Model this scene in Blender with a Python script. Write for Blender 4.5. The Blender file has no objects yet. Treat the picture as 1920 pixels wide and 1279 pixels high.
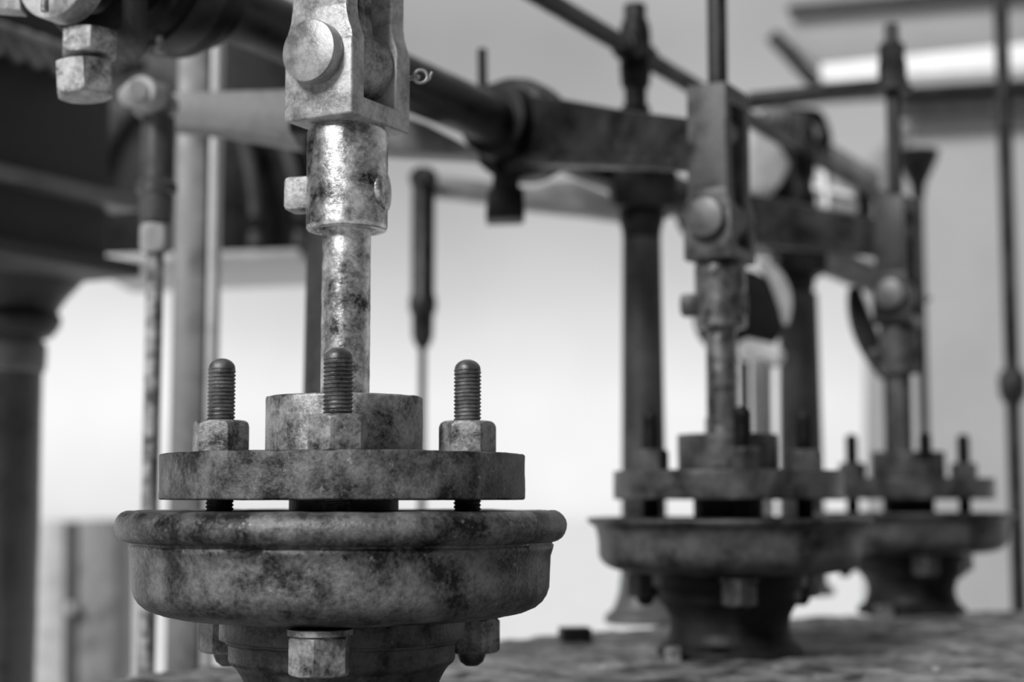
import bpy, bmesh, math, random
from mathutils import Vector, Matrix, noise
random.seed(7)
C = bpy.context.scene.collection
PI = math.pi

# ------------------------------------------------------------------ camera frame
F = 3000.0                      # focal length in pixels of the 1920 x 1279 frame
TH = math.radians(5.63)         # upward tilt
ST, CT = math.sin(TH), math.cos(TH)
ZC = 0.184                      # camera height above the deck
U = 0.0004                      # metres per pixel at the first valve
D1 = 1.2                        # metres to the first valve

def P(px, py, d):
    """world point seen at pixel px,py at d times the first valve's distance"""
    u = (px - 960.0) / F
    v = -(py - 639.5) / F
    y = CT - v * ST
    z = ST + v * CT
    k = d * D1 / y
    return Vector((u * k, d * D1, ZC + z * k))

def hz(py, d=1.0):
    return P(960, py, d).z
RD = Vector((.481, .877, 0))    # along the row of valves
PD = Vector((.877, -.481, 0))   # across the row, towards the right
ANG = math.atan2(RD.y, RD.x)    # local x axis along the row

# ------------------------------------------------------------------ materials
def mat(name, lo, hi, scale=30, metal=0.6, rough=0.5, bump=0.3, fine=220, spots=0.0, rvar=0.2, mid=0.5, width=0.22, detail=9, sheen=0.5):
    m = bpy.data.materials.new(name); m.use_nodes = True
    nt = m.node_tree; N = nt.nodes; L = nt.links
    b = N['Principled BSDF']
    tc = N.new('ShaderNodeTexCoord')
    n1 = N.new('ShaderNodeTexNoise'); n1.inputs['Scale'].default_value = scale; n1.inputs['Detail'].default_value = detail; n1.inputs['Roughness'].default_value = .62
    n1.inputs['Distortion'].default_value = .15
    n2 = N.new('ShaderNodeTexNoise'); n2.inputs['Scale'].default_value = fine; n2.inputs['Detail'].default_value = 5; n2.inputs['Roughness'].default_value = .7
    L.new(tc.outputs['Object'], n1.inputs['Vector']); L.new(tc.outputs['Object'], n2.inputs['Vector'])
    mx = N.new('ShaderNodeMix'); mx.data_type = 'FLOAT'; mx.inputs[0].default_value = .3
    L.new(n1.outputs['Fac'], mx.inputs[2]); L.new(n2.outputs['Fac'], mx.inputs[3])
    r = N.new('ShaderNodeValToRGB')
    r.color_ramp.elements[0].position = mid - width / 2; r.color_ramp.elements[0].color = (lo, lo, lo, 1)
    r.color_ramp.elements[1].position = mid + width / 2; r.color_ramp.elements[1].color = (hi, hi, hi, 1)
    L.new(mx.outputs[0], r.inputs['Fac'])
    col = r.outputs['Color']
    if spots > 0:       # small pale chips and scuffs
        n3 = N.new('ShaderNodeTexNoise'); n3.inputs['Scale'].default_value = scale * 3.1; n3.inputs['Detail'].default_value = 8; n3.inputs['Roughness'].default_value = .75
        L.new(tc.outputs['Object'], n3.inputs['Vector'])
        r3 = N.new('ShaderNodeValToRGB')
        r3.color_ramp.elements[0].position = .60; r3.color_ramp.elements[0].color = (0, 0, 0, 1)
        r3.color_ramp.elements[1].position = .72; r3.color_ramp.elements[1].color = (spots, spots, spots, 1)
        L.new(n3.outputs['Fac'], r3.inputs['Fac'])
        ad = N.new('ShaderNodeMix'); ad.data_type = 'RGBA'; ad.blend_type = 'ADD'; ad.inputs[0].default_value = 1
        L.new(col, ad.inputs[6]); L.new(r3.outputs['Color'], ad.inputs[7]); col = ad.outputs[2]
    L.new(col, b.inputs['Base Color'])
    b.inputs['Metallic'].default_value = metal
    rr = N.new('ShaderNodeMapRange'); rr.inputs['From Min'].default_value = .3; rr.inputs['From Max'].default_value = .7
    rr.inputs['To Min'].default_value = max(.05, rough - rvar); rr.inputs['To Max'].default_value = min(1, rough + rvar)
    L.new(n1.outputs['Fac'], rr.inputs['Value']); L.new(rr.outputs[0], b.inputs['Roughness'])
    b.inputs['Specular IOR Level'].default_value = sheen
    if bump > 0:
        bp = N.new('ShaderNodeBump'); bp.inputs['Strength'].default_value = bump; bp.inputs['Distance'].default_value = .0012
        m3 = N.new('ShaderNodeMix'); m3.data_type = 'FLOAT'; m3.inputs[0].default_value = .55
        L.new(n1.outputs['Fac'], m3.inputs[2]); L.new(n2.outputs['Fac'], m3.inputs[3])
        L.new(m3.outputs[0], bp.inputs['Height']); L.new(bp.outputs['Normal'], b.inputs['Normal'])
    return m

M = dict(
    cast=mat('aged_cast_iron', .010, .22, 32, .5, .38, 1.0, 300, .32, width=.19, mid=.52),
    flange=mat('rusted_flange_iron', .011, .20, 40, .45, .5, 1.0, 380, .32, width=.20, mid=.52),
    hub=mat('worn_gland_iron', .025, .5, 26, .6, .45, .8, 300, .25, width=.18),
    nut=mat('weathered_nut_steel', .03, .42, 55, .5, .48, .7, 380, .25, width=.2),
    thread=mat('oiled_thread_steel', .05, .17, 60, .5, .42, .4, 400, .05),
    steel=mat('worn_bright_steel', .05, .85, 40, .85, .30, .6, 260, .35, .14),
    yoke=mat('scuffed_pale_steel', .17, .55, 34, .5, .45, .7, 300, .3),
    pin=mat('machined_pin_steel', .22, .46, 45, .6, .42, .35, 350, .12),
    bolt=mat('galvanised_bolt_steel', .08, .52, 60, .5, .5, .8, 330, .25),
    neck=mat('black_greased_iron', .006, .12, 40, .4, .38, .7, 300, .12),
    darkforged=mat('darker_forged_iron', .02, .11, 30, .4, .5, .4, 300, .03),
    darkpin=mat('darker_pin_steel', .06, .14, 30, .5, .45, .3, 300, .03),
    darksteel=mat('darker_steel', .03, .30, 30, .8, .34, .4, 260, .03),
    darkcast=mat('darker_cast_iron', .008, .13, 24, .45, .45, .5, 300, .06),
    darkneck=mat('near_black_iron', .003, .02, 30, .1, .55, .5, 300, .02, sheen=.25),
    satin=mat('satin_column_paint', .07, .13, 12, .4, .35, .2, 160, 0),
    colm=mat('mottled_column_paint', .012, .085, 9, .2, .5, .3, 160, 0),
    black=mat('black_painted_iron', .002, .014, 20, .1, .5, .3, 200, 0, sheen=.25),
    dark=mat('dark_machine_paint', .006, .034, 18, .15, .45, .3, 200, 0, sheen=.35),
    shade=mat('shaded_charcoal_paint', .03, .07, 12, .1, .6, .25, 160, 0, sheen=.3),  # charcoal paint; the shade on the left beam is put into its dark tone
    grey=mat('mid_grey_paint', .10, .20, 14, .15, .5, .2, 160, 0),
    pale=mat('pale_grey_paint', .30, .45, 14, .1, .5, .2, 160, 0),
    white=mat('white_paint', .86, .92, 10, 0, .5, .1, 120, 0),
    deck=mat('gritty_deck_plate', .006, .38, 16, .2, .6, 1.0, 60, .3, width=.22),
    ground=mat('pale_concrete', .84, .92, 3, 0, .85, .2, 60, 0),
    render_=mat('grey_render', .31, .36, 2, 0, .85, .2, 60, 0),
)

# ------------------------------------------------------------------ mesh helpers
def obj(name, bm, m, parent=None, smooth=35, loc=None):
    me = bpy.data.meshes.new(name)
    bmesh.ops.recalc_face_normals(bm, faces=bm.faces[:])
    bm.to_mesh(me); bm.free()
    me.materials.append(m)
    me.polygons.foreach_set('use_smooth', [True] * len(me.polygons))
    me.set_sharp_from_angle(angle=math.radians(smooth))
    o = bpy.data.objects.new(name, me); C.objects.link(o)
    if parent is not None: o.parent = parent
    if loc is not None: o.location = loc
    return o

def thing(name, label, cat, loc=(0, 0, 0), rz=0, group=None):
    o = bpy.data.objects.new(name, None); C.objects.link(o)
    o.empty_display_size = .05
    o.location = loc; o.rotation_euler = (0, 0, rz)
    return tag(o, label, cat, group)

def tag(o, label, cat, group=None):
    o['label'] = label; o['category'] = cat
    if group: o['group'] = group
    return o

def struct(o):
    o['kind'] = 'structure'; return o

def copy_tree(o, parent=None):
    c = o.copy(); C.objects.link(c)
    if parent is not None: c.parent = parent
    for ch in list(o.children): copy_tree(ch, c)
    return c

def grid_faces(bm, rows, close=True):
    n = len(rows[0])
    for a, b in zip(rows[:-1], rows[1:]):
        for i in range(n if close else n - 1):
            j = (i + 1) % n
            q = [a[i], a[j], b[j], b[i]]
            q2 = []
            for v in q:
                if v not in q2: q2.append(v)
            if len(q2) > 2:
                try: bm.faces.new(q2)
                except ValueError: pass

def lathe(prof, seg=64, bm=None, mtx=None, jitter=0.0, jscale=40):
    """prof: list of (r, z); r = 0 closes the end"""
    bm = bm or bmesh.new(); rows = []
    for r, z in prof:
        if r <= 1e-7:
            v = bm.verts.new((0, 0, z)); rows.append([v] * seg)
        else:
            row = []
            for i in range(seg):
                a = 2 * PI * i / seg
                p = Vector((r * math.cos(a), r * math.sin(a), z))
                if jitter: p += noise.noise_vector(p * jscale) * jitter + noise.noise_vector(p * jscale * 3.7) * jitter * .5
                row.append(bm.verts.new(p))
            rows.append(row)
    new = [v for r in rows for v in r]
    grid_faces(bm, rows)
    if mtx is not None:
        bmesh.ops.transform(bm, matrix=mtx, verts=list(set(new)))
    return bm

def fillet(pts, r=.001, n=3):
    """round the inner corners of an open (r, z) profile"""
    out = [pts[0]]
    for a, b, c in zip(pts[:-2], pts[1:-1], pts[2:]):
        A, B, D = Vector(a), Vector(b), Vector(c)
        l1, l2 = (A - B).length, (D - B).length
        k = min(r, l1 * .45, l2 * .45)
        if k < 1e-6: out.append(b); continue
        s = B + (A - B).normalized() * k; e = B + (D - B).normalized() * k
        for i in range(n + 1):
            t = i / n
            q = s * (1 - t) ** 2 + B * 2 * t * (1 - t) + e * t * t
            out.append((q.x, q.y))
    out.append(pts[-1]); return out

def subdiv(prof, step):
    out = [prof[0]]
    for a, b in zip(prof[:-1], prof[1:]):
        n = max(1, int(math.dist(a, b) / step))
        for i in range(1, n + 1):
            out.append((a[0] + (b[0] - a[0]) * i / n, a[1] + (b[1] - a[1]) * i / n))
    return out

def hexnut(R, z0, z1, rot=0, top=.16, bot=.06, bm=None, mtx=None, seg=72):
    """hexagon with turned-down corners"""
    bm = bm or bmesh.new(); H = z1 - z0
    ap = R * math.cos(PI / 6)
    prof = []
    for k in range(6): prof.append((ap * (.94 + .0) + (R - ap * .94) * math.sin(k / 5 * PI / 2), z0 + H * bot * (k / 5)))
    prof[0] = (ap * .95, z0)
    for k in range(7):
        t = k / 6
        prof.append((R - (R - ap * .86) * (1 - math.cos(t * PI / 2)), z1 - H * top + H * top * math.sin(t * PI / 2)))
    rows = []
    c0 = bm.verts.new((0, 0, z0)); rows.append([c0] * seg)
    for r, z in prof:
        row = []
        for i in range(seg):
            a = 2 * PI * i / seg
            t = ((a) % (PI / 3)) - PI / 6
            rr = min(r, ap / math.cos(t))
            row.append(bm.verts.new((rr * math.cos(a + rot), rr * math.sin(a + rot), z)))
        rows.append(row)
    c1 = bm.verts.new((0, 0, z1)); rows.append([c1] * seg)
    new = list({v for r in rows for v in r})
    grid_faces(bm, rows)
    if mtx is not None: bmesh.ops.transform(bm, matrix=mtx, verts=new)
    return bm

def screw(r, z0, z1, pitch, dome, bm=None, seg=40, mtx=None):
    """threaded shank with a true helix and a rounded top of height dome"""
    bm = bm or bmesh.new(); new = []
    depth = pitch * .36
    shape = [(0, r), (.14, r), (.5, r - depth), (.64, r - depth)]
    turns = int((z1 - z0) / pitch) + 2
    cols = []
    for i in range(seg + 1):
        a = 2 * PI * i / seg; col = []
        for k in range(turns):
            for f, rr in shape:
                z = z0 + (k - 1 + f + i / seg) * pitch
                zz = min(max(z, z0), z1)
                if z != zz: rr = r - depth
                w = 1 + .01 * noise.noise(Vector((a * 2, z * 900, r * 100)))
                col.append((rr * w * math.cos(a), rr * w * math.sin(a), zz))
        cols.append(col)
    rows = []
    n = len(cols[0])
    for k in range(n):
        rows.append([bm.verts.new(cols[i][k]) for i in range(seg + 1)])
    grid_faces(bm, rows, close=False)
    new += [v for q in rows for v in q]
    # rounded end
    rd = r - depth * .5
    rows = []
    for k in range(7):
        t = k / 6 * PI / 2
        rr = rd * math.cos(t)
        if k == 6: v = bm.verts.new((0, 0, z1 + dome)); rows.append([v] * seg)
        else: rows.append([bm.verts.new((rr * math.cos(2 * PI * i / seg), rr * math.sin(2 * PI * i / seg), z1 + dome * math.sin(t))) for i in range(seg)])
    lo = [bm.verts.new((rd * math.cos(2 * PI * i / seg), rd * math.sin(2 * PI * i / seg), z1 - pitch)) for i in range(seg)]
    rows.insert(0, lo)
    grid_faces(bm, rows); new += [v for q in rows for v in q]
    if mtx is not None: bmesh.ops.transform(bm, matrix=mtx, verts=list(set(new)))
    return bm

def bevel(bm, w, seg=2, ang=25):
    es = [e for e in bm.edges if len(e.link_faces) == 2 and e.calc_face_angle(0) > math.radians(ang)]
    if es: bmesh.ops.bevel(bm, geom=es, offset=w, segments=seg, profile=.5, affect='EDGES', clamp_overlap=True)

def prism(pts, vec, bv=0, bm=None, seg=2):
    """closed polygon of 3-D points swept along vec"""
    t = bmesh.new()
    vs = [t.verts.new(p) for p in pts]
    f = t.faces.new(vs)
    e = bmesh.ops.extrude_face_region(t, geom=[f])
    bmesh.ops.translate(t, vec=vec, verts=[v for v in e['geom'] if isinstance(v, bmesh.types.BMVert)])
    bmesh.ops.recalc_face_normals(t, faces=t.faces[:])
    if bv: bevel(t, bv, seg)
    if bm is None: return t
    me = bpy.data.meshes.new('tmp'); t.to_mesh(me); t.free(); bm.from_mesh(me); bpy.data.meshes.remove(me)
    return bm

def pprism(px, d, thick, bv=.003, bm=None):
    """outline given at one real distance, swept straight back by its thickness"""
    return prism([P(x, y, d) for x, y in px], Vector((0, thick, 0)), bv, bm)

def box(x0, x1, y0, y1, z0, z1, bv=0, bm=None):
    return prism([Vector(q) for q in ((x0, y0, z0), (x1, y0, z0), (x1, y1, z0), (x0, y1, z0))], Vector((0, 0, z1 - z0)), bv, bm)

def align(a, b):
    """matrix carrying the z axis onto the segment a-b, origin at a"""
    d = (b - a).normalized()
    return Matrix.Translation(a) @ d.to_track_quat('Z', 'Y').to_matrix().to_4x4()

def rod(a, b, r, r2=None, seg=28, bm=None, bv=.12):
    a, b = Vector(a), Vector(b); L = (b - a).length; r2 = r if r2 is None else r2
    e = min(r, r2, L / 2) * bv
    prof = [(0, 0), (r - e, 0), (r, e), (r2, L - e), (r2 - e, L), (0, L)]
    return lathe(prof, seg, bm, align(a, b))

def tube(pts, r, seg=16, bm=None, flat=1.0, taper=None):
    """swept round (or flattened) bar through points"""
    bm = bm or bmesh.new(); rows = []
    pts = [Vector(p) for p in pts]
    for i, p in enumerate(pts):
        t = (pts[min(i + 1, len(pts) - 1)] - pts[max(i - 1, 0)]).normalized()
        q = t.to_track_quat('Z', 'Y')
        rr = r * (taper[i] if taper else 1)
        rows.append([bm.verts.new(p + q @ Vector((rr * math.cos(2 * PI * k / seg), rr * flat * math.sin(2 * PI * k / seg), 0))) for k in range(seg)])
    s = bm.verts.new(pts[0]); e = bm.verts.new(pts[-1])
    rows = [[s] * seg] + rows + [[e] * seg]
    grid_faces(bm, rows); return bm

def torus(R, r, bm=None, mtx=None, seg=28, ring=10):
    bm = bm or bmesh.new(); rows = []
    for i in range(seg + 1):
        a = 2 * PI * (i % seg) / seg
        if i == seg: rows.append(rows[0]); break
        rows.append([bm.verts.new(((R + r * math.cos(2 * PI * k / ring)) * math.cos(a), (R + r * math.cos(2 * PI * k / ring)) * math.sin(a), r * math.sin(2 * PI * k / ring))) for k in range(ring)])
    new = [v for q in rows[:-1] for v in q]
    grid_faces(bm, rows)
    if mtx is not None: bmesh.ops.transform(bm, matrix=mtx, verts=new)
    return bm

# ------------------------------------------------------------------ the three valves
AX = [P(645, 935, 1.0), P(1365, 935, 1.585), P(1704, 935, 2.17)]
for a in AX: a.z = 0

def make_valve(kind, loc, label, group):
    t = thing('relief_valve', label, 'valve', loc, 0, group)
    # bowl
    if kind == 'bead':
        lip = [(0, hz(957)), (100 * U, hz(957)), (386 * U, hz(959))]
        for k in range(13):
            a = PI * .62 - k / 12 * PI * 1.18
            lip.append(((388 + 28 * math.cos(a)) * U, hz(986) + 29 * U * math.sin(a)))
        lip += [(389 * U, hz(1014)), (388 * U, hz(1019)), (391 * U, hz(1022)), (389 * U, hz(1030)), (385 * U, hz(1042))]
        zt = hz(957)
    else:
        zt = hz(991)
        lip = [(0, zt), (100 * U, zt), (400 * U, zt), (414 * U, zt - 1 * U), (417 * U, zt - 5 * U), (416 * U, zt - 12 * U), (408 * U, zt - 20 * U),
               (396 * U, zt - 26 * U), (392 * U, zt - 36 * U), (388 * U, zt - 48 * U)]
    low = [(384 * U, hz(1070)), (383 * U, hz(1100)), (379 * U, hz(1113)), (371 * U, hz(1125)), (358 * U, hz(1136)), (340 * U, hz(1144)), (315 * U, hz(1150)), (285 * U, hz(1154)), (230 * U, hz(1156)), (0, hz(1157))]
    obj('bowl', lathe(subdiv(lip + low, .004), 160, jitter=.0006, jscale=30), M['cast'], t, 60)
    zb = hz(1156)
    # gland: tube, flange, hub
    zf0, zf1 = hz(937), hz(853)
    obj('gland_tube', lathe([(0, zf0 + .001), (102 * U, zf0 + .001), (102 * U, zt), (0, zt)], 64), M['neck'], t)
    obj('gland_flange', lathe(subdiv(fillet([(0, zf0), (338 * U, zf0), (338 * U, zf1), (0, zf1)], .0016), .006), 160, jitter=.0005, jscale=50), M['flange'], t, 50)
    zh = hz(745)
    obj('gland_hub', lathe(subdiv(fillet([(0, zf1), (147 * U, zf1), (147 * U, zh), (60 * U, zh), (60 * U, zh - .004), (0, zh - .004)], .0022), .005), 112, jitter=.0004, jscale=60), M['hub'], t, 50)
    # studs with their nuts
    for ang, rot in ((180 + 3, 24), (270 + 3, -7), (0 + 3, 28), (90 + 3, 10)):
        a = math.radians(ang); x, y = 230 * U * math.cos(a), 230 * U * math.sin(a)
        mt = Matrix.Translation((x, y, 0))
        s = obj('stud', screw(26 * U, zt - .002, hz(692), 7.1 * U, 19 * U, mtx=mt), M['thread'], t, 40)
        n = hexnut(54 * U, zf1, hz(789), math.radians(rot - 90), top=.22, mtx=mt)
        obj('nut', n, M['nut'], s, 28)
    # lower collars, waist and foot
    z2, z3 = hz(1196), hz(1236)
    prof = [(0, zb + .001), (226 * U, zb + .001), (226 * U, z2), (214 * U, z2 - .0005), (214 * U, z2 - .0025), (208 * U, z2 - .003), (208 * U, z3), (205 * U, z3 - .002)]
    for k in range(1, 9):
        q = k / 8
        prof.append(((200 - 26 * math.sin(q * PI / 2)) * U, z3 - .002 - .024 * q))
    zm = prof[-1][1]
    prof += [(174 * U, zm - .012), (177 * U, .03), (186 * U, .018), (206 * U, .012), (214 * U, .008), (214 * U, 0), (0, 0)]
    obj('waist', lathe(subdiv(fillet(prof, .0012, 2), .006), 128, jitter=.0006, jscale=45), M['neck'], t, 45)
    # bolts up into the bowl
    for ang, rot in ((150, 22), (268, 4), (30, 38)):
        a = math.radians(ang); x, y = 272 * U * math.cos(a), 272 * U * math.sin(a)
        mt = Matrix.Translation((x, y, 0)) @ Matrix.Rotation(PI, 4, 'X')
        zz = zb - .0005
        bm = hexnut(55 * U, -zz + .004, -zz + .031, math.radians(rot - 90), top=.14, bot=.1, mtx=mt)
        lathe([(0, -zz), (55 * U, -zz), (55 * U, -zz + .004), (0, -zz + .004)], 48, bm, mt)
        b = obj('bolt', bm, M['nut'], t, 28)
        obj('bolt_tip', lathe([(0, -zz + .029), (27 * U, -zz + .029), (27 * U, -zz + .033), (22 * U, -zz + .038), (12 * U, -zz + .041), (0, -zz + .0415)], 32, None, mt), M['thread'], b, 50)
    return t

v1 = make_valve('bead', AX[0], 'large bowl-shaped iron valve with a thick rounded bead rim, sharp and nearest', 'row of bowl-shaped valves')
v2 = make_valve('lip', AX[1], 'blurred bowl-shaped iron valve with a thin flared lip, middle one of the row', 'row of bowl-shaped valves')
v3 = copy_tree(v2); v3.location = AX[2]
v3['label'] = 'small dark bowl-shaped valve with a thin lip, last and most blurred of the row'

# ------------------------------------------------------------------ spindles with yokes
def make_spindle(loc, label, group):
    """local x runs along the row, local y across it (to the far left)"""
    t = thing('valve_spindle', label, 'spindle', loc, ANG, group)
    zh = hz(745) - .0039
    zs0, zs1 = hz(433), hz(236)
    obj('rod', lathe(subdiv([(0, zh), (46 * U, zh), (46 * U, zs1 - .01), (0, zs1 - .01)], .004), 64, jitter=.0003, jscale=120), M['steel'], t, 50)
    obj('coupling', lathe(subdiv(fillet([(50 * U, zs0 + .006), (54 * U, zs0), (75 * U, zs0), (77 * U, zs0 + .003), (77 * U, zs1 - .006), (66 * U, zs1), (66 * U, zs1 + .004), (0, zs1 + .004)], .0012), .005), 80, jitter=.0003, jscale=90), M['steel'], t, 50)
    # cross bolt through the coupling: nut far left, round head right
    zc = hz(362)
    XB = Matrix.Translation((0, 0, zc)) @ Matrix.Rotation(math.radians(17), 4, 'Z')
    mt = XB @ Matrix.Rotation(PI / 2, 4, 'X')          # z axis onto -y (towards the right)
    hd = obj('cross_bolt', lathe([(0, 40 * U), (40 * U, 58 * U), (40 * U, 73 * U), (37 * U, 77 * U), (30 * U, 79 * U), (0, 80 * U)], 40, None, mt), M['steel'], t, 45)
    bn = box(-30 * U, 30 * U, 60 * U, 119 * U, -34 * U, 32 * U, .0042)
    lathe([(0, 60 * U), (14 * U, 60 * U), (14 * U, 121 * U), (0, 122 * U)], 24, bn, Matrix.Rotation(-PI / 2, 4, 'X'))
    bmesh.ops.transform(bn, matrix=XB, verts=bn.verts[:])
    obj('cross_bolt_nut', bn, M['bolt'], hd, 30)
    # yoke
    zb = P(660, 214, .962).z; zs = P(685, 184, .975).z; zk = P(560, 62, .955).z; zt = P(1350, 158, 1.56).z
    a0, a1, b0, b1 = -100 * U, -57 * U, 53 * U, 101 * U
    ch = 0.006
    low = [(a0, zb), (b1, zb), (b1, zk), (b0, zk), (b0, zs), (a1, zs), (a1, zk), (a0, zk)]
    hw = 77 * U
    bm = prism([Vector((x, -hw, z)) for x, z in low], Vector((0, 2 * hw, 0)), .0022, seg=3)
    hn = 63 * U
    c0, c1 = a0 + .0008, b1 - .0008
    zj = zk - .003
    up = [(c0, zj), (a1 - .001, zj), (a1 - .001, zt - .022), (b0 + .001, zt - .022), (b0 + .001, zj), (c1, zj), (c1, zt), (c0, zt)]
    prism([Vector((x, -hn, z)) for x, z in up], Vector((0, 2 * hn, 0)), .002, bm, seg=3)
    # sloping shoulders between the broad foot and the slimmer arms
    for x0, x1 in ((a0 + .0004, a1 - .0004), (b0 + .0004, b1 - .0004)):
        q = [(-hw + .0005, zk - .003), (hw - .0005, zk - .003)]
        for yy, dz in ((.995, 0), (.975, .004), (.935, .008), (.88, .0125), (.83, .018), (.80, .026)): q.append((hw * yy, zk + dz))
        for yy, dz in ((.80, .026), (.83, .018), (.88, .0125), (.935, .008), (.975, .004), (.995, 0)): q.append((-hw * yy, zk + dz))
        prism([Vector((x0, y, z)) for y, z in q], Vector((x1 - x0, 0, 0)), .0012, bm)
    obj('yoke', bm, M['yoke'], t, 35)
    # pin
    zp = P(590, 101, .97).z
    mt = Matrix.Translation((0, 0, zp)) @ Matrix.Rotation(-PI / 2, 4, 'Y')         # z axis onto -x (towards the camera side)
    pn = obj('pin', lathe([(0, -135 * U), (30 * U, -135 * U), (33 * U, -132 * U), (33 * U, 99 * U), (57 * U, 100 * U), (59 * U, 103 * U), (59 * U, 127 * U), (57.5 * U, 131 * U), (54 * U, 132.5 * U), (0, 133 * U)], 72, None, mt), M['pin'], t, 40)
    bm = torus(13 * U, 3.4 * U, mtx=Matrix.Translation((126 * U, -84 * U, zp)) @ Matrix.Rotation(-1.0, 4, 'Z') @ Matrix.Rotation(PI / 2, 4, 'X'))
    tube([(128 * U, 45 * U, zp + 2 * U), (128 * U, -40 * U, zp), (127 * U, -80 * U, zp)], 4.5 * U, 10, bm)
    tube([(129 * U, -90 * U, zp - 12 * U), (137 * U, -97 * U, zp - 4 * U), (142 * U, -100 * U, zp + 10 * U)], 3 * U, 8, bm)
    obj('split_pin', bm, M['pin'], pn, 60)
    # rod rising from the closed top of the yoke, with its adjusting nuts
    zr = P(1668, 46, 2.17).z; zn = P(1668, 150, 2.17).z
    obj('top_rod', lathe([(0, zt - .004), (30 * U, zt - .004), (30 * U, zr - .004), (26 * U, zr), (0, zr)], 36), M['dark'], t, 40)
    bn = hexnut(66 * U, zn - .012, zn + .030, .3)
    hexnut(54 * U, zn + .031, zn + .062, .9, bm=bn)
    lathe([(0, zn - .02), (80 * U, zn - .02), (80 * U, zn - .012), (0, zn - .012)], 32, bn)
    obj('adjusting_nut', bn, M['dark'], t, 30)
    return t

G = 'forked spindles above the valves'
s1 = make_spindle(AX[0], 'bright worn steel spindle with a forked head and round pin, sharp, above the nearest valve', G)
off = P(1356, 935, 1.585); off.z = 0
s2 = copy_tree(s1); s2.location = off
s2['label'] = 'dull blurred spindle with tall slotted yoke and round pin above the middle valve'
off = P(1692, 935, 2.17); off.z = 0
s3 = copy_tree(s1); s3.location = off
s3['label'] = 'farthest dark spindle with a nut-topped rod, above the last valve'
# the two farther valves and spindles take darker variants of the materials
def reskin(o, table):
    for c in o.children_recursive:
        nm = c.name.split('.')[0]
        if nm in table:
            c.data = c.data.copy(); c.data.materials[0] = M[table[nm]]
reskin(s3, dict(yoke='dark', rod='darkforged', coupling='darkforged', split_pin='dark', cross_bolt='dark', cross_bolt_nut='dark', pin='darkpin'))
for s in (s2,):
    reskin(s, dict(yoke='darkforged', pin='darkpin', rod='darksteel', coupling='darksteel', cross_bolt='darkforged', cross_bolt_nut='darkforged', split_pin='darkforged'))
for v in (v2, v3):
    reskin(v, dict(bowl='darkcast', gland_flange='darkcast', gland_hub='darkcast', nut='darkforged', stud='black', waist='darkneck', gland_tube='darkneck', bolt='darkforged', bolt_tip='black'))

# inner link hanging on each yoke's pin
def make_link(loc, label):
    zp = P(590, 97, .97).z; ze = P(1350, 262, 1.585).z
    hw = 50 * U
    mt = Matrix.Translation((-hw - 2 * U, 0, zp)) @ Matrix.Rotation(PI / 2, 4, 'Y')
    bm = lathe(fillet([(0, 0), (72 * U, 0), (72 * U, 2 * hw), (0, 2 * hw)], .002), 64, None, mt)
    prism([Vector((-26 * U, y, z)) for y, z in ((-44 * U, zp + 40 * U), (44 * U, zp + 40 * U), (34 * U, ze), (-34 * U, ze))], Vector((48 * U, 0, 0)), .003, bm)
    lathe(fillet([(0, 0), (52 * U, 0), (52 * U, 2 * hw), (0, 2 * hw)], .002), 48, bm, Matrix.Translation((-hw - 2 * U, 0, ze + 20 * U)) @ Matrix.Rotation(PI / 2, 4, 'Y'))
    o = obj('eye_link', bm, M['nut'])
    o.location = loc; o.rotation_euler = (0, 0, ANG)
    return tag(o, label, 'link', 'eye links inside the yokes')
make_link(s1.location, 'round-ended eye link inside the sharp nearest yoke')
for q_ in (make_link(s2.location, 'blurred eye link seen through the slots of the middle yoke'), make_link(s3.location, 'dark eye link inside the farthest yoke')):
    q_.data.materials[0] = M['darkforged']

# ------------------------------------------------------------------ rocker shaft, collars, levers
def shaft_pt(d):
    return Vector(((-1406 + 1645 * (d - 1)) * U, d * D1, ZC + 1308 * U))
sh = thing('rocker_shaft', 'long dark round shaft slanting away behind the valves, with clamped collars', 'shaft', shaft_pt(1.9))
base = Vector(sh.location)
def sobj(name, bm, m, parent=sh, smooth=35):
    if parent is sh: bmesh.ops.translate(bm, vec=-base, verts=bm.verts[:])
    return obj(name, bm, m, parent, smooth)
sobj('shaft_bar', rod(shaft_pt(1.245), shaft_pt(3.3), 86 * U, seg=56), M['dark'])
def collar(d, R=172):
    a, b = shaft_pt(d - .03), shaft_pt(d + .03)
    mt = align(a, b); L = (b - a).length
    bm = lathe(fillet([(84 * U, -.045), (128 * U, -.045), (134 * U, -.02), (134 * U, -.002), (R * U, 0), (R * U, L), (140 * U, L + .001), (140 * U, L + .03), (84 * U, L + .03)], .003), 72, None, mt)
    c = sobj('collar', bm, M['black'])
    bm = lathe(fillet([(R * U - .002, L * .25), (R * U + .004, L * .25), (R * U + .004, L * .7), (R * U - .002, L * .7)], .001), 72, None, mt)
    bmesh.ops.translate(bm, vec=-base, verts=bm.verts[:])
    obj('clamp_band', bm, M['dark'], c)
    return c
collar(1.315, 178)
c2 = collar(1.875, 172)
collar(2.43, 165)
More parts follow.
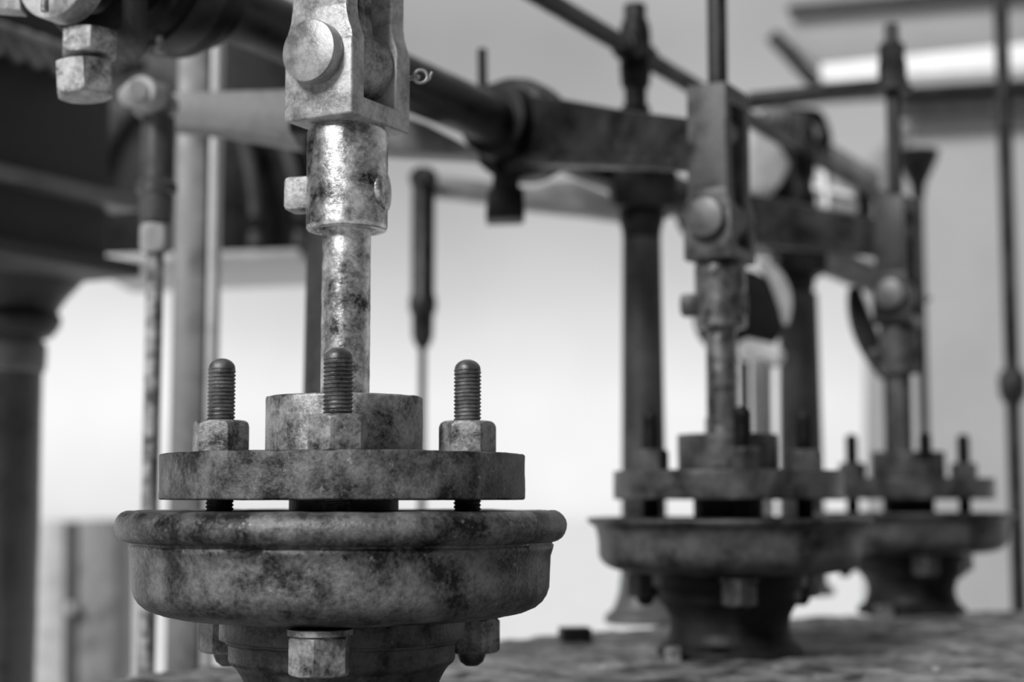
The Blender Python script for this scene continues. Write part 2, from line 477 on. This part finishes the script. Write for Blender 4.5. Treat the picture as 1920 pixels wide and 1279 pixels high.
# clamp block and pointed peg on the middle collar
bm = pprism([(914, 352), (982, 350), (984, 408), (910, 410)], 1.84, .06, .004)
pprism([(926, 300), (970, 300), (974, 356), (922, 356)], 1.845, .05, .004, bm)
bmesh.ops.translate(bm, vec=-base, verts=bm.verts[:]); obj('clamp_block', bm, M['black'], c2)
bm = rod(P(905, 165, 1.84), P(904, 92, 1.84), 9 * 1.84 * U)
bmesh.ops.translate(bm, vec=-base, verts=bm.verts[:]); obj('grease_peg', bm, M['black'], c2)
bm = rod(P(300, 60, 1.29), P(300, 98, 1.29), 9 * U)
rod(P(300, 88, 1.29), P(300, 100, 1.29), 13 * U, bm=bm)
bmesh.ops.translate(bm, vec=-base, verts=bm.verts[:]); obj('set_screw', bm, M['bolt'], sh)
# levers from the shaft to the yokes
def lever(ds, end, zy):
    a = shaft_pt(ds); b = Vector((end.x, end.y, zy))
    ax = (b - a); ax.z = 0; L = ax.length; ax.normalize(); sd = Vector((-ax.y, ax.x, 0))
    def q(t, z, s): return a + ax * (L * t) + sd * s + Vector((0, 0, (b.z - a.z) * t + z))
    b = b - ax * .024
    L = (Vector((b.x, b.y, 0)) - Vector((a.x, a.y, 0))).length
    out = [(0, .05), (.30, .047), (.62, .038), (.98, .032), (1.0, .028), (1.0, -.028), (.98, -.032), (.6, -.040), (.3, -.046), (0, -.05)]
    bm = prism([q(t, z, -.017) for t, z in out], sd * .034, .004)
    # raised rib along the lower edge
    prism([q(t, z, -.024) for t, z in ((.05, -.036), (.92, -.018), (.92, -.030), (.05, -.052))], sd * .05, .003, bm)
    lv = sobj('lever_arm', bm, M['dark'])
    return lv
zl2 = P(1356, 262, 1.585).z
lever(1.86, s2.location, zl2 - .004)
lever(2.44, s3.location, zl2 - .004)

# ------------------------------------------------------------------ deck, ground
def dk(px, py):
    """point of the deck plane under a pixel"""
    lo, hi = .3, 9.0
    for _ in range(50):
        m_ = (lo + hi) / 2
        if P(px, py, m_).z < 0: lo, hi = lo, m_
        else: lo, hi = m_, hi
    return P(px, py, lo)
def dk(px, py):
    q = P(px, py, 1.0); k = ZC / (ZC - q.z)
    return Vector((q.x * k, q.y * k, 0))
edge = [dk(-150, 1330), dk(200, 1280), dk(440, 1243), dk(850, 1213), dk(1160, 1186), dk(1300, 1176), dk(1560, 1157), dk(1920, 1146), dk(2300, 1140)]
poly = edge + [Vector((2.6, 1.6, 0)), Vector((1.6, .55, 0)), Vector((-.75, .55, 0))]
bm = prism([p + Vector((0, 0, -.03)) for p in poly], Vector((0, 0, .03)), .004)
def inside(x, y):
    c = False; n = len(poly)
    for a_ in range(n):
        p_, q_ = poly[a_], poly[a_ - 1]
        if (p_.y > y) != (q_.y > y) and x < (q_.x - p_.x) * (y - p_.y) / (q_.y - p_.y) + p_.x: c = not c
    return c
ST_ = .0085; cache = {}
def crust(ix, iy):
    if (ix, iy) not in cache:
        x, y = ix * ST_, iy * ST_
        q = Vector((x, y, 0))
        h = .0022 + .0035 * noise.fractal(q * 22, 1.0, 2.0, 4) + .0045 * noise.noise(q * 6)
        cache[(ix, iy)] = bm.verts.new((x, y, max(.0004, h + .001)))
    return cache[(ix, iy)]
for ix in range(int(-.6 / ST_), int(1.9 / ST_)):
    for iy in range(int(1.0 / ST_), int(3.2 / ST_)):
        x, y = ix * ST_, iy * ST_
        if y > 3.2 or not (inside(x - .004, y) and inside(x + .013, y) and inside(x, y + .013)): continue
        if abs((x) / y) > .4: continue
        bm.faces.new([crust(ix, iy), crust(ix + 1, iy), crust(ix + 1, iy + 1), crust(ix, iy + 1)])
o = obj('floor', bm, M['deck'], None, 30); struct(o)
bm = box(-60, 60, -40, 120, -1.32, -1.30)
struct(obj('ground', bm, M['ground'], None, 30))
# plate girders carrying the deck
bm = box(-.55, 1.6, .75, .85, -1.30, -.029, .004)
struct(obj('trim_1', bm, M['dark'], None, 30))

# small things lying on the deck
def deck_at(px, py): return dk(px, py)
q = deck_at(1078, 1211)
o = obj('square_nut', box(-.019, .019, -.016, .016, 0, .023, .002), M['black']); o.location = q; o.rotation_euler[2] = .15
tag(o, 'black square nut lying near the back edge of the gritty plate', 'nut')
q = deck_at(1262, 1244)
o = obj('hex_nut', hexnut(.0105, 0, .0185, .3), M['bolt']); o.location = q
tag(o, 'small pale upright nut on the plate in front of the middle valve', 'nut')
q = deck_at(1658, 1158)
o = obj('hex_nut', hexnut(.016, 0, .020, .3), M['nut']); o.location = q
tag(o, 'small grey nut on the plate at the foot of the last valve', 'nut')
for i, (x, y, r, lab) in enumerate(((1132, 1257, .0042, 'bright pebble left of the pale nut, on the gritty plate'), (1190, 1252, .0038, 'dull pebble between the bright pebble and the pale nut'),
        (1458, 1261, .0055, 'broad flat pebble at the bottom edge below the middle valve'), (1534, 1251, .0042, 'small pebble right of the broad flat pebble'), (1756, 1262, .0052, 'pale pebble farthest right on the gritty plate'),
        (905, 1238, .0055, 'pale pebble right of the nearest valve, close to its lower bolt'))):
    bm = bmesh.new(); bmesh.ops.create_icosphere(bm, subdivisions=3, radius=r)
    for v in bm.verts:
        v.co += noise.noise_vector(v.co * 300 + Vector((i, 0, 0))) * r * .5; v.co.z = v.co.z * .6 + r * .5
    zmin = min(v.co.z for v in bm.verts)
    bmesh.ops.translate(bm, vec=(0, 0, -zmin), verts=bm.verts[:])
    o = obj('pebble', bm, M['pale'], None, 60); o.location = deck_at(x, y)
    tag(o, lab, 'pebble', 'pebbles on the deck plate')

# ------------------------------------------------------------------ support columns and handrail
def column(px, d, label, zt, zb=0.0, wide=1.0):
    f = P(px, 935, d); t = thing('support_column', label, 'column', (f.x, f.y, zb), 0, 'iron columns under the shaft')
    r0, r1 = 88 * U * wide, 72 * U * wide
    h = zt - zb
    obj('column_shaft', lathe([(0, .01), (r0, .012), (r1 * 1.02, h * .88), (r1, h - .04), (0, h - .04)], 48), M['colm'], t)
    obj('column_foot', lathe(fillet([(0, 0), (150 * U, 0), (150 * U, .012), (118 * U, .02), (96 * U, .045), (88 * U, .075), (0, .075)], .006), 48), M['grey'], t)
    obj('column_head', lathe(fillet([(0, h - .05), (r1, h - .05), (74 * U, h - .035), (84 * U, h - .02), (84 * U, h), (0, h)], .004), 48), M['black'], t)
    # bearing arm reaching back to the shaft
    s = shaft_pt(d * 1.06); a = Vector((0, 0, h))
    rel = Vector((s.x - f.x, s.y - f.y, s.z - zb))
    bm = prism([Vector((-.045, -.05, h - .004)), Vector((.05, -.05, h - .004)), Vector((.05, -.05, h + .05)), Vector((.02, -.05, h + .085)), Vector((-.03, -.05, h + .085)), Vector((-.045, -.05, h + .05))], Vector((0, .12, 0)), .006)
    obj('bearing_block', bm, M['black'], t)
    return t
zct = P(1205, 392, 2.0).z
column(1207, 2.0, 'thick dark round column left of the middle spindle, standing on the plate edge', zct)
column(1503, 2.585, 'dark column right of the middle spindle, behind the bright T-handle', zct, 0, 1.3)
column(622, 1.43, 'grey column half hidden directly behind the sharp bright spindle', hz(262, 1.43))
hr = thing('handrail', 'dark blurred rail slanting down across the top behind the valves', 'handrail', P(1195, 200, 2.0))
hb = Vector(hr.location)
def hobj(name, bm, m):
    bmesh.ops.translate(bm, vec=-hb, verts=bm.verts[:]); return obj(name, bm, m, hr)
def rail(d): return Vector(((-1172 + 1645 * (d - 1)) * U, d * D1, P(1195, 98, 2.0).z))
hobj('rail', rod(rail(1.5), rail(3.1), 36 * U), M['dark'])
for d, px in ((2.0, 1195), (2.585, 1518)):
    c = rail(d)
    hobj('post', rod((c.x, c.y, zct + .08), (c.x, c.y, c.z + .075), 43 * U), M['dark'])
    bm = lathe(fillet([(0, -.055), (54 * U, -.055), (60 * U, -.03), (60 * U, .03), (50 * U, .05), (0, .05)], .004), 32, None, Matrix.Translation(c))
    dr = RD * .045
    lathe(fillet([(0, 0), (52 * U, 0), (56 * U, .02), (56 * U, .07), (52 * U, .09), (0, .09)], .004), 32, bm, align(c - dr, c + dr))
    hexnut(62 * U, -.115, -.085, .4, bm=bm, mtx=Matrix.Translation(c))
    hobj('cross_fitting', bm, M['black'])

# ------------------------------------------------------------------ ring clamp at top left
rc = thing('ring_clamp', 'pale slotted ring end cut by the top left corner, above two hanging nuts', 'clamp', P(105, -54, 1.08))
rb = Vector(rc.location)
mt = align(rb, rb + RD)
R0 = 96 * 1.06 * U
obj_bm = lathe(fillet([(R0 * .58, -.004), (R0, -.004), (R0, .020), (R0 * .58, .020), (R0 * .58, -.004)], .002), 72, None, mt)
bmesh.ops.translate(obj_bm, vec=-rb, verts=obj_bm.verts[:]); obj('ring', obj_bm, M['yoke'], rc)
bm = rod(rb + RD * .004, rb + RD * .05, R0 * .585); bmesh.ops.translate(bm, vec=-rb, verts=bm.verts[:]); obj('hub_end', bm, M['black'], rc)
bm = rod(P(84, -24, 1.05), P(84, 22, 1.05), 8 * U); bmesh.ops.translate(bm, vec=-rb, verts=bm.verts[:]); obj('slot_peg', bm, M['bolt'], rc)
bm = pprism([(-80, -60), (28, -60), (40, 20), (20, 18), (-80, 12)], 1.09, .02, .002); bmesh.ops.translate(bm, vec=-rb, verts=bm.verts[:]); obj('side_plate', bm, M['yoke'], rc)
# body behind the ring that carries the hanging bolt
bm = pprism([(60, -90), (230, -90), (232, 40), (205, 62), (120, 62), (88, 30)], 1.13, .10, .006); bmesh.ops.translate(bm, vec=-rb, verts=bm.verts[:]); obj('clamp_body', bm, M['black'], rc)
cx = P(168, 80, 1.10); cx2 = P(161, 150, 1.10)
zA0, zA1 = P(168, 108, 1.1).z, P(168, 60, 1.1).z
tilt = Matrix.Translation((cx.x, cx.y, 0))
bm = hexnut(57 * 1.1 * U, -zA1, -zA0, math.radians(74), top=.22, mtx=tilt @ Matrix.Rotation(PI, 4, 'X')); bmesh.ops.translate(bm, vec=-rb, verts=bm.verts[:])
hb_ = obj('clamp_nut', bm, M['bolt'], rc, 28)
zB0, zB1 = P(161, 184, 1.1).z, P(161, 118, 1.1).z
mt = Matrix.Translation((cx2.x, cx2.y, zB0)) @ Matrix.Rotation(math.radians(-4), 4, 'Y')
bm = hexnut(58 * 1.1 * U, -(zB1 - zB0), 0, math.radians(77), top=.26, mtx=mt @ Matrix.Rotation(PI, 4, 'X')); bmesh.ops.translate(bm, vec=-rb, verts=bm.verts[:])
cb = obj('clamp_bolt', bm, M['bolt'], rc, 28)
bm = screw(33 * 1.1 * U, zB1 - .004, zA0 + .004, 9 * U, .002, mtx=Matrix.Translation((cx2.x + .002, cx2.y, 0))); bmesh.ops.translate(bm, vec=-rb, verts=bm.verts[:])
obj('bolt_shank', bm, M['thread'], cb, 40)

# ------------------------------------------------------------------ pull rods and their crank arms
def pull_rod(pts, d, label, m, zend):
    """pts: (py, half-width px) from the knuckle's neck downwards"""
    x0 = pts[0][0]
    o0 = P(x0, pts[0][1], d)
    t = thing('pull_rod', label, 'pull rod', (o0.x, o0.y, o0.z), 0, 'pull rods hanging behind the valves')
    return t, o0
# first
t, o0 = pull_rod([(286, 190)], 1.6, 'grey jointed pull rod hanging at left in front of the pale post', M['grey'], 0)
k = 1.6 * U
bm = lathe([(0, -40 * k), (20 * k, -37 * k), (36 * k, -24 * k), (40 * k, -4 * k), (37 * k, 16 * k), (26 * k, 32 * k), (0, 40 * k)], 32)
obj('knuckle', bm, M['grey'], t, 60)
bm = rod((-34 * k, -.03, -2 * k), (-6 * k, -.062, -2 * k), 21 * k); rod((-6 * k, -.05, 0), (14 * k, .03, 0), 30 * k, bm=bm)
obj('joint_pin', bm, M['pale'], t)
z = lambda py: P(296, py, 1.6).z - o0.z
sx = 12 * k
obj('socket_tube', lathe([(0, z(215)), (32 * k, z(222)), (33 * k, z(340)), (39 * k, z(346)), (39 * k, z(362)), (33 * k, z(366)), (31 * k, z(418)), (0, z(420))], 40, None, Matrix.Translation((sx, 0, 0))), M['satin'], t)
obj('lock_nut', hexnut(30 * k, z(474), z(420), .2, top=.2, bot=.25, mtx=Matrix.Translation((sx, 0, 0))), M['pale'], t, 28)
obj('thin_rod', rod((sx, 0, z(474)), (sx, 0, -1.30 - o0.z), 16 * k), M['nut'], t)
# second
t, o0 = pull_rod([(794, 336)], 2.5, 'thin dark pull rod hanging right of the sharp spindle against the bright background', M['dark'], 0)
k = 2.5 * U
obj('knuckle', lathe([(0, -24 * k), (18 * k, -20 * k), (27 * k, -6 * k), (27 * k, 8 * k), (18 * k, 20 * k), (0, 25 * k)], 28), M['dark'], t, 60)
z = lambda py: P(794, py, 2.5).z - o0.z
obj('socket_tube', lathe([(0, z(345)), (22 * k, z(350)), (22 * k, z(552)), (26 * k, z(560)), (26 * k, z(582)), (21 * k, z(590)), (20 * k, z(632)), (12 * k, z(652)), (0, z(653))], 36), M['dark'], t)
obj('thin_rod', rod((0, 0, z(650)), (0, 0, -1.30 - o0.z), 7 * k), M['dark'], t)
obj('joint_pin', rod((0, -.045, 0), (0, .05, 0), 16 * k), M['dark'], t)
# arms
o = obj('crank_arm', pprism([(316, 176), (330, 172), (560, 166), (660, 182), (800, 232), (895, 282), (900, 292), (700, 282), (560, 270), (420, 246), (316, 236)], 1.7, .05, .006), M['grey'])
tag(o, 'long grey crank arm passing behind the sharp fork from the left pull rod', 'crank arm', 'crank arms of the pull rods')
o = obj('crank_arm', pprism([(800, 324), (905, 338), (1000, 352), (1040, 338), (1080, 336), (1140, 362), (1180, 398), (1182, 412), (1100, 400), (985, 388), (900, 372), (806, 362)], 2.54, .06, .006), M['grey'])
tag(o, 'grey crank arm with a raised hump between thin dark pull rod and thick column', 'crank arm', 'crank arms of the pull rods')

# pale post
f = P(345, 935, 1.95)
t = thing('steel_post', 'mid grey upright post with a pale edge strip behind the left pull rod', 'post', (f.x, f.y, -1.30))
zt = P(345, -60, 1.95).z + 1.30
w = 31 * 1.95 * U
obj('post_body', box(-w, w, 0, .06, 0, zt, .008), M['grey'], t)
w2 = 12 * 1.95 * U
obj('edge_strip', box(w + .002, w + .002 + 2 * w2 - .006, .005, .05, 0, zt, .003), M['pale'], t)
obj('web', box(w - .004, w + .006, .03, .042, 0, zt, 0), M['grey'], t)

# ------------------------------------------------------------------ big left casting, column, tank
d0 = 2.2
e0 = P(190, 935, d0); e0.z = 0
bt = thing('engine_beam', 'large dark grey cast beam with a ledge at the left edge', 'beam', e0, ANG)
def beam(prof, length, bv=.006, end=0):
    """profile (y across, z) swept back towards the camera along the row"""
    return prism([Vector((end, y, z_)) for y, z_ in prof], Vector((-length, 0, 0)), bv)
zz = lambda py: P(190, py, d0).z
obj('web', beam([(0, zz(150)), (.3, zz(150)), (.3, zz(505)), (0, zz(505))], 1.6), M['shade'], bt)
obj('ledge', beam([(-.05, zz(368)), (.02, zz(368)), (.02, zz(396)), (-.05, zz(396))], 1.6, .006, .03), M['grey'], bt)
obj('bottom_flange', beam([(-.05, zz(492)), (.32, zz(492)), (.32, zz(520)), (-.05, zz(520))], 1.6, .006, .03), M['shade'], bt)
obj('top_flange', beam([(-.07, zz(95)), (.32, zz(95)), (.32, zz(140)), (-.07, zz(140))], 1.6, .008, -.02), M['dark'], bt)
# twisted rope moulding
bm = bmesh.new(); rows = []
rr = 26 * d0 * U
for i in range(421):
    x = -.10 - 1.4 * i / 420; row = []
    for k_ in range(32):
        a = 2 * PI * k_ / 32
        q = rr * (.72 + .45 * abs(math.cos(2 * a + i * .26)))
        row.append(bm.verts.new((x, -.09 + q * math.cos(a), zz(180) + q * math.sin(a))))
    rows.append(row)
grid_faces(bm, rows)
obj('rope_moulding', bm, M['grey'], bt, 60)
# column beneath
f = P(10, 935, 2.25); f.z = -1.30
ic = thing('iron_column', 'stout round iron column with flared capital at the left edge', 'column', f)
k = 2.25 * U
y_ = lambda py: P(10, py, 2.25).z + 1.30
obj('column_shaft', lathe([(0, 0), (64 * k, 0), (64 * k, y_(1000)), (60 * k, y_(620)), (0, y_(620))], 48), M['satin'], ic)
obj('fillet_ring', lathe(fillet([(0, y_(700)), (66 * k, y_(700)), (68 * k, y_(660)), (66 * k, y_(640)), (0, y_(640))], .01), 48), M['grey'], ic)
obj('capital', lathe(fillet([(0, y_(634)), (74 * k, y_(634)), (90 * k, y_(612)), (94 * k, y_(596)), (84 * k, y_(585)), (100 * k, y_(560)), (122 * k, y_(535)), (140 * k, y_(512)), (140 * k, y_(502)), (0, y_(502))], .008), 56), M['dark'], ic)
# dark tank behind with ribs
tk = thing('dark_tank', 'black ribbed tank in shadow behind the pale post', 'tank', P(380, 485, 3.0))
tb = Vector(tk.location)
def tobj(name, bm, m):
    bmesh.ops.translate(bm, vec=-tb, verts=bm.verts[:]); return obj(name, bm, m, tk)
tobj('shell', pprism([(120, 20), (650, 20), (640, 300), (600, 440), (560, 478), (150, 492), (135, 400)], 3.05, .5, .02), M['black'])
for x0, bend in ((440, 40), (505, 60), (560, 50)):
    pts = [P(x0 + bend * math.sin(t_ / 10 * PI * .6), 200 + 26 * t_, 3.0) for t_ in range(11)]
    tobj('rib', tube(pts, 13 * 3 * U, 10), M['shade'])
tobj('rim', tube([P(110 + 160 * (1 - math.cos(t_ / 10 * PI / 2)) + 0, 420 - 300 * math.sin(t_ / 10 * PI / 2), 2.98) for t_ in range(11)], 16 * 3 * U, 10), M['black'])
tobj('bottom_plate', pprism([(150, 478), (560, 466), (562, 480), (150, 496)], 3.0, .5, .004), M['pale'])

# ------------------------------------------------------------------ right-hand clutter
f = P(1430, 830, 2.3)
t = thing('t_handle', 'pale T-shaped handle rising behind the middle valve', 'handle', (f.x, f.y, 0))
k = 2.3 * U
zt = P(1430, 662, 2.3).z
obj('stem', rod((0, 0, 0), (0, 0, zt), 19 * k), M['pale'], t)
obj('grip', rod((-45 * k, 0, zt + 10 * k), (42 * k, 0, zt - 10 * k), 22 * k, bv=.6), M['white'], t)
# pulley with a bright rim behind the middle spindle
f = P(1385, 590, 2.35)
t = thing('pulley', 'dark disc with a bright curved rim right of the middle spindle', 'pulley', f)
k = 2.35 * U
mt = Matrix.Rotation(PI / 2, 4, 'X')
obj('disc', lathe(fillet([(0, -.012), (86 * k, -.012), (86 * k, .012), (0, .012)], .003), 64, None, mt), M['black'], t)
bm = bmesh.new(); rows = []
for i in range(25):
    a = math.radians(62 - 72 * i / 24)
    wd = 12 * k * math.sin(PI * (i + 1) / 26) + 3 * k
    rows.append([bm.verts.new(((86 * k + s * wd) * math.cos(a), y, (112 * k + s * wd) * math.sin(a))) for s, y in ((-1, -.02), (1, -.02), (1, .012), (-1, .012))])
grid_faces(bm, rows); bm.faces.new(rows[0]); bm.faces.new(rows[-1][::-1])
obj('guard', bm, M['pale'], t)
obj('stand', rod((12 * k, .02, -f.z), (12 * k, .02, 0), 10 * k), M['black'], t)
# pale blocks added for bright patches and a far window past the yokes
def patch_block(px, d, dep, label, m, name='pale_block'):
    o0 = P(px[0][0], px[0][1], d)
    t = thing(name, label, 'block', o0)
    bm = pprism(px, d, dep, .012); bmesh.ops.translate(bm, vec=-o0, verts=bm.verts[:])
    obj('case', bm, m, t)
    return t, o0
patch_block([(1400, 222), (1440, 236), (1484, 305), (1462, 350), (1400, 362)], 2.9, .12, 'pale blurred block added for the bright patch right of the middle yoke slots', M['pale'])
t, o0 = patch_block([(1512, 300), (1545, 292), (1606, 338), (1612, 400), (1520, 385)], 2.9, .12, 'pale box with a cross-ribbed lid between middle and last spindles', M['pale'])
bm = pprism([(1540, 305), (1548, 305), (1556, 388), (1548, 388)], 2.885, .03, .003); pprism([(1520, 345), (1600, 362), (1600, 370), (1520, 353)], 2.885, .03, .003, bm)
bmesh.ops.translate(bm, vec=-o0, verts=bm.verts[:]); obj('window_bars', bm, M['white'], t)
# dark bearing pedestal behind
f = P(1500, 400, 3.05)
t = thing('bearing_pedestal', 'black bearing casting crowded behind the pale cross-ribbed box', 'bearing', f)
bm = pprism([(1424, 205), (1470, 195), (1545, 200), (1565, 250), (1560, 300), (1640, 350), (1640, 462), (1430, 462)], 3.05, .2, .02); bmesh.ops.translate(bm, vec=-f, verts=bm.verts[:]); obj('housing', bm, M['black'], t)
bm = rod(P(1462, 215, 2.98), P(1530, 262, 2.98), 22 * 3 * U); rod(P(1440, 215, 2.96), P(1475, 215, 2.96), 20 * 3 * U, bm=bm); bmesh.ops.translate(bm, vec=-f, verts=bm.verts[:]); obj('grease_pipe', bm, M['grey'], t)
bm = pprism([(1560, 268), (1650, 322), (1650, 350), (1560, 300)], 3.0, .08, .006); bmesh.ops.translate(bm, vec=-f, verts=bm.verts[:]); obj('brace', bm, M['grey'], t)
# cross bar through the last spindle's rod
f = P(1550, 165, 2.25)
o = obj('cross_bar', pprism([(1402, 172), (1640, 148), (1704, 142), (1704, 164), (1640, 172), (1402, 200)], 2.18, .03, .004), M['dark'])
tag(o, 'dark horizontal bar carrying the last spindle under its top nut', 'bar')
# funnel
f = P(1722, 370, 3.3); k = 3.3 * U
o = obj('funnel', lathe([(0, 0), (12 * k, 0), (14 * k, 24 * k), (38 * k, 74 * k), (41 * k, 88 * k), (36 * k, 88 * k), (12 * k, 30 * k), (0, 28 * k)], 36), M['black']); o.location = f
tag(o, 'small black funnel behind the last spindle', 'funnel')
# spout pipe holding the funnel
o = obj('feed_pipe', rod((f.x, f.y, -1.30), f, 9 * k), M['dark'])
tag(o, 'thin dark pipe under the black funnel behind the last spindle', 'pipe')
# curved hand lever beside the last spindle
pts = [P(1602 + 62 * (i / 12) ** 1.7, 540 + 165 * i / 12, 2.4) for i in range(13)]
bm = tube(pts, 15 * 2.4 * U, 14, taper=[.6 + .9 * math.sin(PI * (i + 1) / 15) for i in range(13)])
rod(P(1664, 700, 2.4), Vector((P(1664, 700, 2.4).x, 2.4 * D1, 0)), 8 * 2.4 * U, bm=bm)
o = obj('hand_lever', bm, M['dark'])
tag(o, 'dark curved hand lever just left of the last spindle', 'lever')

# slim standpipe at the right
f = P(1905, 935, 3.0); k = 3.0 * U
t = thing('standpipe', 'slim dark vertical pipe along the right edge', 'pipe', (f.x, f.y, -1.30))
obj('pipe', rod((0, 0, 0), (0, 0, 3.4), 14 * k), M['dark'], t)
z_ = P(1905, 722, 3.0).z + 1.30
obj('pipe_union', lathe(fillet([(0, z_ - 34 * k), (18 * k, z_ - 34 * k), (26 * k, z_ - 14 * k), (26 * k, z_ + 14 * k), (18 * k, z_ + 30 * k), (0, z_ + 30 * k)], .004), 28), M['dark'], t)

# building in the distance at right
DB = 6.0
f = P(1900, 935, DB); f.z = -1.30
sd = thing('shed', 'grey rendered shed with dark eave bars in the right background', 'shed', f)
def shp(name, px, d, th, m, bv=.01):
    bm = pprism(px, d, th, bv); bmesh.ops.translate(bm, vec=-f, verts=bm.verts[:]); return obj(name, bm, m, sd)
base_y = 1480
shp('shed_wall', [(1712, 215), (2500, 165), (2500, base_y - 120), (1712, base_y - 120)], DB, 1.0, M['render_'])
shp('eave_board', [(1690, 196), (2500, 150), (2500, 172), (1690, 218)], DB - .1, .1, M['shade'])
shp('eave_trim', [(1690, 172), (2500, 128), (2500, 150), (1690, 196)], DB - .05, .1, M['grey'])
shp('gutter', [(1440, 178), (2500, 108), (2500, 127), (1440, 192)], DB - .15, .1, M['dark'])
shp('roof_panel', [(1455, 58), (1482, 14), (2500, -60), (2500, 62), (1900, 86), (1540, 128)], DB - .12, .05, M['render_'])
shp('white_strip', [(1540, 120), (1900, 82), (2500, 24), (2500, 70), (1900, 130), (1540, 152)], DB - .16, .03, M['white'])  # white board added to make the bright strip under the roof panel
shp('roof_edge', [(1476, 8), (2500, -80), (2500, -58), (1480, 20)], DB - .18, .05, M['dark'])
shp('roof_brace', [(1438, 70), (1456, 54), (1545, 150), (1525, 165)], DB - .18, .05, M['dark'])

# low cabinet in the left distance
DC = 5.0
f2 = P(150, 1300, DC)
t = thing('metal_cabinet', 'low blurred grey cabinet in the background at lower left', 'cabinet', (f2.x, f2.y, -1.30))
b2 = Vector(t.location)
def cab(name, px, d, th, m):
    bm = pprism(px, d, th, .01)
    for v in bm.verts:
        if v.co.z < -.4: v.co.z = -1.30
    bmesh.ops.translate(bm, vec=-b2, verts=bm.verts[:]); return obj(name, bm, m, t)
cab('side_panel', [(60, 978), (124, 978), (124, 1500), (60, 1500)], DC, .3, M['pale'])
cab('door', [(142, 976), (220, 976), (220, 1500), (142, 1500)], DC - .02, .3, M['grey'])
cab('post', [(120, 978), (144, 978), (144, 1500), (120, 1500)], DC - .03, .3, M['shade'])
bm = rod(P(134, 1150, DC - .05), P(134, 1130, DC - .05), .018); bmesh.ops.translate(bm, vec=-b2, verts=bm.verts[:]); obj('handle', bm, M['pale'], t)

# ------------------------------------------------------------------ sky and sun
w = bpy.data.worlds.new('overcast_sky'); bpy.context.scene.world = w; w.use_nodes = True
nt = w.node_tree; N = nt.nodes; L = nt.links
bg = N['Background']
tc = N.new('ShaderNodeTexCoord'); sp = N.new('ShaderNodeSeparateXYZ'); L.new(tc.outputs['Generated'], sp.inputs[0])
rp = N.new('ShaderNodeValToRGB')
mr = N.new('ShaderNodeMapRange'); mr.inputs['From Min'].default_value = -1; mr.inputs['From Max'].default_value = 1
L.new(sp.outputs['Z'], mr.inputs['Value']); L.new(mr.outputs[0], rp.inputs['Fac'])
els = rp.color_ramp.elements
els[0].position = 0; els[0].color = (.15,) * 3 + (1,)
els[1].position = 1; els[1].color = (.85,) * 3 + (1,)
for p_, v_ in ((.47, .62), (.50, .80), (.53, .82), (.575, .55), (.60, .43), (.64, .37), (.75, .5)):
    e = els.new(p_); e.color = (v_, v_, v_, 1)
cn = N.new('ShaderNodeTexNoise'); cn.inputs['Scale'].default_value = 3.2; cn.inputs['Detail'].default_value = 4
L.new(tc.outputs['Generated'], cn.inputs['Vector'])
cr = N.new('ShaderNodeMapRange'); cr.inputs['From Min'].default_value = .3; cr.inputs['From Max'].default_value = .7; cr.inputs['To Min'].default_value = .82; cr.inputs['To Max'].default_value = 1.18
L.new(cn.outputs['Fac'], cr.inputs['Value'])
mm = N.new('ShaderNodeMix'); mm.data_type = 'RGBA'; mm.blend_type = 'MULTIPLY'; mm.inputs[0].default_value = 1
L.new(rp.outputs['Color'], mm.inputs[6]); L.new(cr.outputs[0], mm.inputs[7])
fr = N.new('ShaderNodeMapRange'); fr.interpolation_type = 'SMOOTHSTEP'
fr.inputs['From Min'].default_value = -.05; fr.inputs['From Max'].default_value = .85; fr.inputs['To Min'].default_value = .13; fr.inputs['To Max'].default_value = 1.12
L.new(sp.outputs['Y'], fr.inputs['Value'])
m2 = N.new('ShaderNodeMix'); m2.data_type = 'RGBA'; m2.blend_type = 'MULTIPLY'; m2.inputs[0].default_value = 1
L.new(mm.outputs[2], m2.inputs[6]); L.new(fr.outputs[0], m2.inputs[7])
L.new(m2.outputs[2], bg.inputs['Color']); bg.inputs['Strength'].default_value = 1.0

sl = bpy.data.lights.new('sun', 'SUN'); sl.energy = 3.7; sl.angle = math.radians(18)
so = bpy.data.objects.new('sun', sl); C.objects.link(so)
dirv = Vector((.50, .72, -.60))
so.rotation_euler = dirv.to_track_quat('-Z', 'Y').to_euler()

# ------------------------------------------------------------------ camera
cd = bpy.data.cameras.new('camera'); cam = bpy.data.objects.new('camera', cd); C.objects.link(cam)
cd.sensor_width = 36; cd.lens = F / 1920 * 36; cd.clip_start = .05; cd.clip_end = 500
cam.location = (0, 0, ZC); cam.rotation_euler = (PI / 2 + TH, 0, 0)
cd.dof.use_dof = True; cd.dof.focus_distance = 1.13; cd.dof.aperture_fstop = 3.9
sc = bpy.context.scene; sc.camera = cam
sc.view_settings.view_transform = 'Standard'; sc.view_settings.look = 'None'
sc.view_settings.exposure = 0; sc.view_settings.gamma = 1
